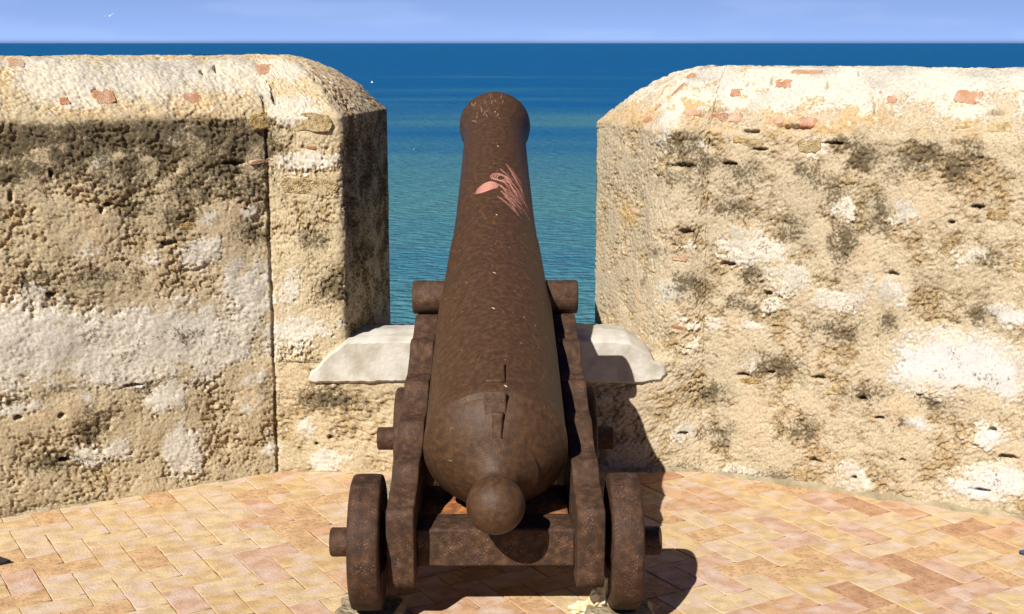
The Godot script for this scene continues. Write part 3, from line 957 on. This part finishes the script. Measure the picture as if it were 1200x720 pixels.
# ---------------------------------------------------------------- gun
func build_gun() -> void:
	var D := 4.2
	var Y := 0.519
	var el := deg_to_rad(20.0)
	var gun := Node3D.new()
	keep(gun, "cannon_barrel")
	tag(gun, "long rust-brown iron cannon barrel pointing out to sea, pink scrawl near its muzzle", "cannon")
	gun.position = Vector3(0, Y, -D)
	gun.rotation.x = el
	var anchor := [[-0.2, 0.045], [-0.165, 0.060], [-0.142, 0.076], [-0.126, 0.102], [-0.107, 0.135], [-0.083, 0.166], [-0.056, 0.192], [-0.034, 0.208], [-0.018, 0.2165], [-0.012, 0.2185], [-0.008, 0.225], [-0.003, 0.2295], [0.004, 0.2315], [0.03, 0.232], [0.05, 0.2315], [0.056, 0.2295], [0.08, 0.2288], [0.45, 0.2215], [0.84, 0.2115], [0.856, 0.2105], [0.864, 0.2065], [1.0, 0.199], [1.33, 0.180], [1.345, 0.1785], [1.355, 0.1745], [1.6, 0.164], [2.0, 0.1535], [2.3, 0.1465], [2.4, 0.1455], [2.45, 0.1485], [2.5, 0.156], [2.545, 0.1665], [2.58, 0.1705], [2.605, 0.1695], [2.622, 0.163], [2.63, 0.15], [2.632, 0.085], [2.55, 0.08], [2.2, 0.078]]
	var prof := []
	for i in anchor.size() - 1:
		var a = anchor[i]
		var b = anchor[i + 1]
		var k := maxi(1, int(absf(b[0] - a[0]) / 0.05))
		for j in k: prof.append([lerpf(a[0], b[0], float(j) / k), lerpf(a[1], b[1], float(j) / k)])
	prof.append(anchor[anchor.size() - 1])
	for q in prof: q[0] = q[0]
	# local +z is backwards: turn the profile round
	var tube_prof := []
	for q in prof: tube_prof.append([q[0], q[1]])
	var holder := part("tube", lathe_gun(tube_prof, 112), M.barrel, gun)
	tag(holder, "tapering iron tube with a flared muzzle")
	# cascabel
	var kn := []
	for i in 25:
		var th := PI * i / 24.0
		kn.append([-0.274 - cos(th) * 0.088, maxf(0.0005, sin(th) * 0.090)])
	var cas := part("cascabel", lathe_gun(kn, 48), M.barrel_plain, gun)
	var neck := part("neck", lathe_gun([[-0.225, 0.060], [-0.20, 0.060], [-0.182, 0.062], [-0.178, 0.070], [-0.166, 0.072], [-0.160, 0.078], [-0.142, 0.096], [-0.124, 0.124], [-0.118, 0.134]], 40), M.barrel_plain, cas)
	# trunnions
	for s in [-1.0, 1.0]:
		var tp := [[0.0, 0.064], [0.15, 0.064], [0.308, 0.064], [0.314, 0.061], [0.316, 0.056], [0.3161, 0.0005]]
		var tr := part("trunnion", lathe(tp, 40), M.rust, gun)
		tr.position = Vector3(0, -0.02, -1.0)
		tr.rotation.y = s * PI / 2
	# vent patch and sight bracket on the breech
	var vp := part("vent_patch", plate(PackedVector2Array([Vector2(-0.030, 0.045), Vector2(0.030, 0.045), Vector2(0.028, 0.15), Vector2(-0.028, 0.15)]), 0.03, 0.004, 0.02, 0.0008), M.barrel_plain, gun)
	vp.rotation.x = -PI / 2 + 0.025
	vp.position = Vector3(0, 0.2225, 0)
	var sb := part("sight_bracket", plate(PackedVector2Array([Vector2(-0.034, -0.075), Vector2(0.034, -0.075), Vector2(0.034, 0.004), Vector2(0.028, 0.010), Vector2(-0.028, 0.010), Vector2(-0.034, 0.004)]), 0.03, 0.005, 0.02, 0.0008), M.barrel_plain, gun)
	sb.position = Vector3(0, 0.226, 0.014)
	sb.rotation.x = -0.62
	for s in [-1.0, 1.0]:
		var bolt := part("bolt_hole", lathe([[-0.006, 0.0062], [0.0012, 0.0062], [0.0012, 0.0042], [-0.006, 0.004], [-0.006, 0.0004]], 14), M.rust, sb)
		bolt.position = Vector3(s * 0.022, -0.018, 0.015)
	var rb := part("breech_rib", plate(PackedVector2Array([Vector2(-0.018, 0.06), Vector2(0.018, 0.06), Vector2(0.012, -0.06), Vector2(-0.012, -0.06)]), 0.03, 0.006, 0.02, 0.0008), M.barrel_plain, gun)
	rb.position = Vector3(0.006, 0.142, 0.0945)
	rb.rotation.x = -0.56

# barrel turned about its axis; muzzle towards local -z, angle 0 on top
func lathe_gun(prof: Array, seg: int) -> ArrayMesh:
	var st := SurfaceTool.new()
	st.begin(Mesh.PRIMITIVE_TRIANGLES)
	st.set_smooth_group(0)
	var dn := noise(4.0, 78, 3)
	for i in prof.size() - 1:
		for k in seg:
			var vs := [[i, k], [i + 1, k], [i + 1, k + 1], [i, k], [i + 1, k + 1], [i, k + 1]]
			for q in vs:
				# seam underneath
				var a := TAU * (float(q[1]) / seg) - PI
				var z: float = prof[q[0]][0]
				var r: float = prof[q[0]][1]
				if q[1] == seg: a = -PI
				if r > 0.03: r += 0.0011 * dn.get_noise_3d(sin(a), cos(a), z * 2.0)
				st.set_uv(Vector2(float(q[1]) / seg, z))
				st.set_uv2(Vector2(float(q[1]) / seg, (z - SCRAWL_Z0) / SCRAWL_LEN if z < 2.62 else 0.999))
				st.add_vertex(Vector3(sin(a) * r, cos(a) * r, -z))
	return commit(st)

func build_carriage() -> void:
	var car := Node3D.new()
	keep(car, "gun_carriage")
	tag(car, "rusty iron garrison carriage on four small solid wheels under the cannon", "gun carriage")
	car.position = Vector3(0, 0, -4.7)
	# stepped side plates, drawn in (distance forward, height)
	var outl := PackedVector2Array()
	var top := [Vector2(5.30, 0.70), Vector2(5.275, 0.80), Vector2(5.23, 0.825), Vector2(5.20, 0.825), Vector2(5.19, 0.80), Vector2(5.15, 0.78), Vector2(5.10, 0.782), Vector2(5.06, 0.79), Vector2(5.03, 0.785), Vector2(4.97, 0.745), Vector2(4.90, 0.728), Vector2(4.87, 0.738), Vector2(4.83, 0.735), Vector2(4.79, 0.69), Vector2(4.71, 0.65), Vector2(4.64, 0.645), Vector2(4.60, 0.645), Vector2(4.57, 0.605), Vector2(4.50, 0.565), Vector2(4.43, 0.562), Vector2(4.40, 0.558), Vector2(4.36, 0.515), Vector2(4.29, 0.485), Vector2(4.22, 0.482), Vector2(4.19, 0.475), Vector2(4.15, 0.435), Vector2(4.03, 0.402), Vector2(3.985, 0.392), Vector2(3.975, 0.36), Vector2(3.985, 0.16), Vector2(4.0, 0.135), Vector2(4.06, 0.13), Vector2(4.20, 0.17), Vector2(4.32, 0.22), Vector2(5.10, 0.22), Vector2(5.2, 0.16), Vector2(5.42, 0.15), Vector2(5.44, 0.25), Vector2(5.40, 0.5)]
	for q in top: outl.append(Vector2(4.7 - q.x, q.y))      # local x runs back towards the viewer
	for s in [-1.0, 1.0]:
		var c := part("cheek", plate(outl, 0.086, 0.005, 0.018, 0.0013, 5 if s < 0.0 else 6), M.rust, car)
		# plate x -> world +z
		c.transform = Transform3D(Basis(Vector3(0, 0, 1), Vector3(0, 1, 0), Vector3(-1, 0, 0)), Vector3(s * 0.270, 0, 0))
		c.rotate_y(s * 0.034)
		c.position = Vector3(s * 0.270, 0, 0)
		tag(c, "left stepped side plate" if s < 0.0 else "right stepped side plate")
	# transoms and bed
	var tm := part("transom", beam(0.50, 0.125, 0.15, 0.008, 7), M.rust, car)
	tm.position = Vector3(0, 0.243, 4.7 - 4.135)
	var bed := part("bed_plate", beam(0.47, 0.03, 0.30, 0.006, 9), M.rust_orange, car)
	bed.position = Vector3(0, 0.285, 4.7 - 4.362)
	var tf := part("transom", beam(0.46, 0.20, 0.12, 0.008, 8), M.rust, car)
	tf.position = Vector3(0, 0.36, 4.7 - 5.3)
	# axles and wheels
	for ax in [[4.12, 0.243, 0.213, 0.525], [5.30, 0.235, 0.205, 0.475]]:
		var x_out: float = ax[3]
		var a := part("axle", lathe([[-x_out, 0.0005], [-x_out, 0.040], [-x_out + 0.005, 0.046], [-x_out + 0.1, 0.046], [0.0, 0.046], [x_out - 0.1, 0.046], [x_out - 0.005, 0.046], [x_out, 0.040], [x_out, 0.0005]], 32), M.rust_wheel, car)
		a.rotation.y = PI / 2
		a.position = Vector3(0, ax[1], 4.7 - ax[0])
		for s in [-1.0, 1.0]:
			var R: float = ax[2]
			var h := 0.048
			var wp := [[-h, 0.0005], [-h, 0.07], [-h - 0.006, 0.075], [-h - 0.006, 0.085], [-h + 0.004, 0.10], [-h + 0.004, R - 0.05], [-h - 0.002, R - 0.03], [-h - 0.001, R - 0.014], [-h + 0.003, R - 0.003], [-h + 0.009, R], [-0.02, R + 0.0015], [0.02, R + 0.0015], [h - 0.009, R], [h - 0.003, R - 0.003], [h + 0.001, R - 0.014], [h + 0.002, R - 0.03], [h - 0.004, R - 0.05], [h - 0.004, 0.10], [h + 0.006, 0.085], [h + 0.006, 0.075], [h, 0.07], [h, 0.0005]]
			var w := part("wheel", lathe(wp, 72, false, 0.002), M.rust_wheel, car)
			w.rotation.y = PI / 2
			w.position = Vector3(s * (0.405 if ax[0] < 5.0 else 0.350), ax[1], 4.7 - ax[0])

func beam(w: float, h: float, d: float, bev: float, sd: int) -> ArrayMesh:
	return plate(PackedVector2Array([Vector2(-d / 2, -h / 2), Vector2(d / 2, -h / 2), Vector2(d / 2, h / 2), Vector2(-d / 2, h / 2)]), w, bev, 0.03, 0.0008, sd) if false else box_beam(w, h, d, bev, sd)

func box_beam(w: float, h: float, d: float, bev: float, sd: int) -> ArrayMesh:
	return plate(PackedVector2Array([Vector2(-w / 2, -h / 2), Vector2(w / 2, -h / 2), Vector2(w / 2, h / 2), Vector2(-w / 2, h / 2)]), d, bev, 0.03, 0.0009, sd)

func build_small() -> void:
	# mortar pads under the rear wheels
	for s in [-1.0, 1.0]:
		rng.seed = 71 if s < 0.0 else 72
		var pad := part("wheel_pad", worn_block(0.34, 0.26, 0.05, 0.014, 0.035, [5, 6], rng, 0.4), M.cement)
		pad.position = Vector3(s * 0.40, 0.030, -4.06)
		tag(pad, "grey mortar pad under the rear wheel left of the gun" if s < 0.0 else "grey mortar pad under the rear wheel right of the gun", "pad", "mortar pads under the rear wheels")
	for s in [-1.0, 1.0]:
		rng.seed = 81 if s < 0.0 else 82
		var pad := part("wheel_pad", worn_block(0.30, 0.22, 0.05, 0.012, 0.03, [5, 6], rng, 0.4), M.cement)
		pad.position = Vector3(s * 0.372, 0.030, -5.30)
		tag(pad, "grey mortar pad under the front wheel left of the gun" if s < 0.0 else "grey mortar pad under the front wheel right of the gun", "pad", "mortar pads under the front wheels")
	var st := StandardMaterial3D.new()
	st.albedo_texture = ntex(0.02, 91, 256, 4, [0.0, 0.45, 0.6, 1.0], [rgb8(170, 146, 104), rgb8(206, 190, 154), rgb8(222, 210, 180), rgb8(232, 224, 204)])
	st.roughness = 0.95
	tri(st, 4.0)
	var ch := part("broken_stone", lump(Vector3(0.035, 0.062, 0.04), 5, 0.75), st)
	ch.position = Vector3(0.335, 0.035, -4.13)
	ch.rotation = Vector3(0.2, 0.4, -0.2)
	tag(ch, "jagged cream broken stone chip standing against the right rear wheel", "stone")
	var ch2 := part("broken_stone", lump(Vector3(0.045, 0.02, 0.035), 8, 0.7), st)
	ch2.position = Vector3(0.285, 0.012, -4.13)
	tag(ch2, "flat cream stone chip lying left of the jagged one", "stone")
	# bit of blue cloth at the right edge, dark scrap at the left edge
	var bl := StandardMaterial3D.new()
	bl.albedo_color = rgb8(44, 62, 110)
	bl.roughness = 0.8
	var dkm := StandardMaterial3D.new()
	dkm.albedo_color = rgb8(34, 32, 34)
	dkm.roughness = 0.85
	var cl := part("blue_cloth", plate(PackedVector2Array([Vector2(0.0, 0.0), Vector2(0.05, -0.035), Vector2(0.2, -0.06), Vector2(0.22, 0.08), Vector2(0.06, 0.035)]), 0.014, 0.004, 0.02, 0.002), bl)
	cl.rotation.x = -PI / 2
	cl.position = Vector3(1.87, 0.012, -4.60)
	tag(cl, "corner of a folded blue cloth lying at the right edge", "cloth")
	var sc := part("dark_scrap", plate(PackedVector2Array([Vector2(0.0, 0.0), Vector2(-0.05, 0.035), Vector2(-0.2, 0.05), Vector2(-0.2, -0.06), Vector2(-0.05, -0.03)]), 0.012, 0.003, 0.02, 0.002), dkm)
	sc.rotation.x = -PI / 2
	sc.position = Vector3(-1.705, 0.011, -4.56)
	tag(sc, "pointed tip of a black scrap lying at the left edge", "scrap")
	# gulls
	var spots := [[Vector3(-15.91, 2.87, -57.84), 0.42, 0.5, "white gull gliding in the sky above the left merlon"], [Vector3(-17.64, -3.86, -199.14), 0.8, 1.9, "small white gull low over the sea beside the left merlon"], [Vector3(-7.05, -7.32, -119.44), 0.35, -0.8, "small white gull over the sea left of the muzzle"]]
	for i in spots.size():
		var q = spots[i]
		var gl := Node3D.new()
		keep(gl, "gull" if i == 0 else "gull_%03d" % i)
		gl.position = q[0]
		gl.rotation = Vector3(0, q[2], 0.3)
		gl.scale = Vector3.ONE * float(q[1])
		tag(gl, q[3], "gull", "gulls over the sea")
		var bp := []
		for k in 15:
			var t := k / 14.0
			bp.append([-0.2 + 0.42 * t, 0.002 + 0.058 * pow(sin(PI * pow(t, 0.8)), 0.8)])
		part("body", lathe(bp, 14), M.feather, gl)
		for s in [-1.0, 1.0]:
			var wing := part("wing", plate(PackedVector2Array([Vector2(0.03, 0.07), Vector2(0.22, 0.12), Vector2(0.62, -0.06), Vector2(0.3, -0.03), Vector2(0.03, -0.08)]), 0.012, 0.003), M.grey_feather if i == 99 else M.feather, gl)
			wing.transform = Transform3D(Basis(Vector3(s, 0.32, 0).normalized(), Vector3(0, 0, 1), Vector3(0, 1, 0)), Vector3(s * 0.01, 0.02, 0))

# ---------------------------------------------------------------- sky and sea
# faint streaks of high cloud, the same all round
func thin_cloud() -> ImageTexture:
	var w := 2048
	var h := 1024
	var n := noise(1.0, 611, 5)
	var im := Image.create(w, h, false, Image.FORMAT_RGBA8)
	im.fill(Color(1, 1, 1, 0))
	for y in range(0, h / 2 + 2):
		var up := (0.5 - (y + 0.5) / h) * PI
		if up > 0.7: continue
		var cy := cos(up)
		for x in w:
			var a := TAU * (x + 0.5) / w
			var v := n.get_noise_3d(cos(a) * cy * 4.5, sin(up) * 46.0, sin(a) * cy * 4.5)
			var al := clampf((v - 0.05) * 0.2, 0.0, 0.05)
			if al > 0.003: im.set_pixel(x, y, Color(0.93, 0.88, 0.90, al))
	return ImageTexture.create_from_image(im)

func build_sea() -> void:
	var level := -14.0
	var zs := []
	var z := -4.0
	var step := 1.5
	while z > -30000.0:
		zs.append(z)
		z -= step
		step = maxf(1.5, -z * 0.018)
	zs.append(-32000.0)
	var xs := []
	for i in 61:
		var t := (i - 30) / 30.0
		xs.append(signf(t) * (absf(t) * 60.0 + pow(absf(t), 6.0) * 20000.0))
	var n1 := noise(0.02, 21, 4)
	var n2 := noise(0.006, 22, 4)
	var pos := PackedVector3Array()
	var col := PackedColorArray()
	var nor := PackedVector3Array()
	for zz in zs:
		for x in xs:
			pos.append(Vector3(x, level, zz))
			nor.append(Vector3.UP)
			# sky reflection and scatter painted by distance: teal near, blue far, with turbid bands
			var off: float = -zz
			var near_tint := 1.0 - sst(4.4, 6.4, log(maxf(off, 1.0)) + 0.9 * n1.get_noise_2d(x * 0.25, zz * 0.9) + 0.8 * n2.get_noise_2d(x * 0.3, zz))
			var far_blue := Color(0.0, 0.145, 0.37)
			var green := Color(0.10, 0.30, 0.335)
			col.append(far_blue.lerp(green, near_tint))
	var idx := PackedInt32Array()
	var nx := xs.size()
	for i in zs.size() - 1:
		for j in nx - 1:
			var a := i * nx + j
			idx.append_array([a, a + nx, a + 1, a + 1, a + nx, a + nx + 1])
	var arr := []
	arr.resize(Mesh.ARRAY_MAX)
	arr[Mesh.ARRAY_VERTEX] = pos
	arr[Mesh.ARRAY_NORMAL] = nor
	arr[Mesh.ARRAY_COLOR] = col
	arr[Mesh.ARRAY_INDEX] = idx
	var am := ArrayMesh.new()
	am.add_surface_from_arrays(Mesh.PRIMITIVE_TRIANGLES, arr)
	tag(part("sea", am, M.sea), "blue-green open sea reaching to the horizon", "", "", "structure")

# ---------------------------------------------------------------- scene
func _ready() -> void:
	var cam := Camera3D.new()
	cam.name = "camera"
	add_child(cam)
	cam.position = Vector3(0, 1.8, 0)
	cam.rotation = Vector3(-atan(310.0 / 1600.0), -20.0 / 1600.0, 0)
	cam.fov = rad_to_deg(2.0 * atan(360.0 / 1600.0))
	cam.near = 0.05
	cam.far = 60000.0
	cam.current = true
	var sky_mat := ProceduralSkyMaterial.new()
	sky_mat.sky_top_color = rgb8(14, 38, 96)
	sky_mat.sky_horizon_color = rgb8(150, 182, 240)
	sky_mat.sky_curve = 0.075
	sky_mat.ground_horizon_color = rgb8(150, 182, 240)
	sky_mat.ground_bottom_color = rgb8(40, 60, 80)
	sky_mat.ground_curve = 0.02
	sky_mat.sky_cover = thin_cloud()
	sky_mat.sky_cover_modulate = Color(1, 1, 1, 1)
	sky_mat.sun_angle_max = 0.0
	var sky := Sky.new()
	sky.sky_material = sky_mat
	var env := Environment.new()
	env.background_mode = Environment.BG_SKY
	env.sky = sky
	env.tonemap_mode = Environment.TONE_MAPPER_LINEAR
	env.background_energy_multiplier = 0.75
	env.tonemap_exposure = 1.54
	env.sdfgi_enabled = true
	env.ssao_enabled = true
	env.ssil_enabled = true
	var we := WorldEnvironment.new()
	we.name = "environment"
	we.environment = env
	add_child(we)
	var sun := DirectionalLight3D.new()
	sun.name = "sun"
	sun.light_energy = 1.6
	sun.light_color = Color(1.0, 0.975, 0.93)
	sun.light_angular_distance = 0.5
	sun.shadow_enabled = true
	add_child(sun)
	sun.look_at_from_position(Vector3.ZERO, Vector3(0.58, -1.0, -1.04))
	make_materials()
	build_sea()
	build_floor()
	build_wall()
	build_gun()
	build_carriage()
	build_small()
	print("built ", Time.get_ticks_msec())
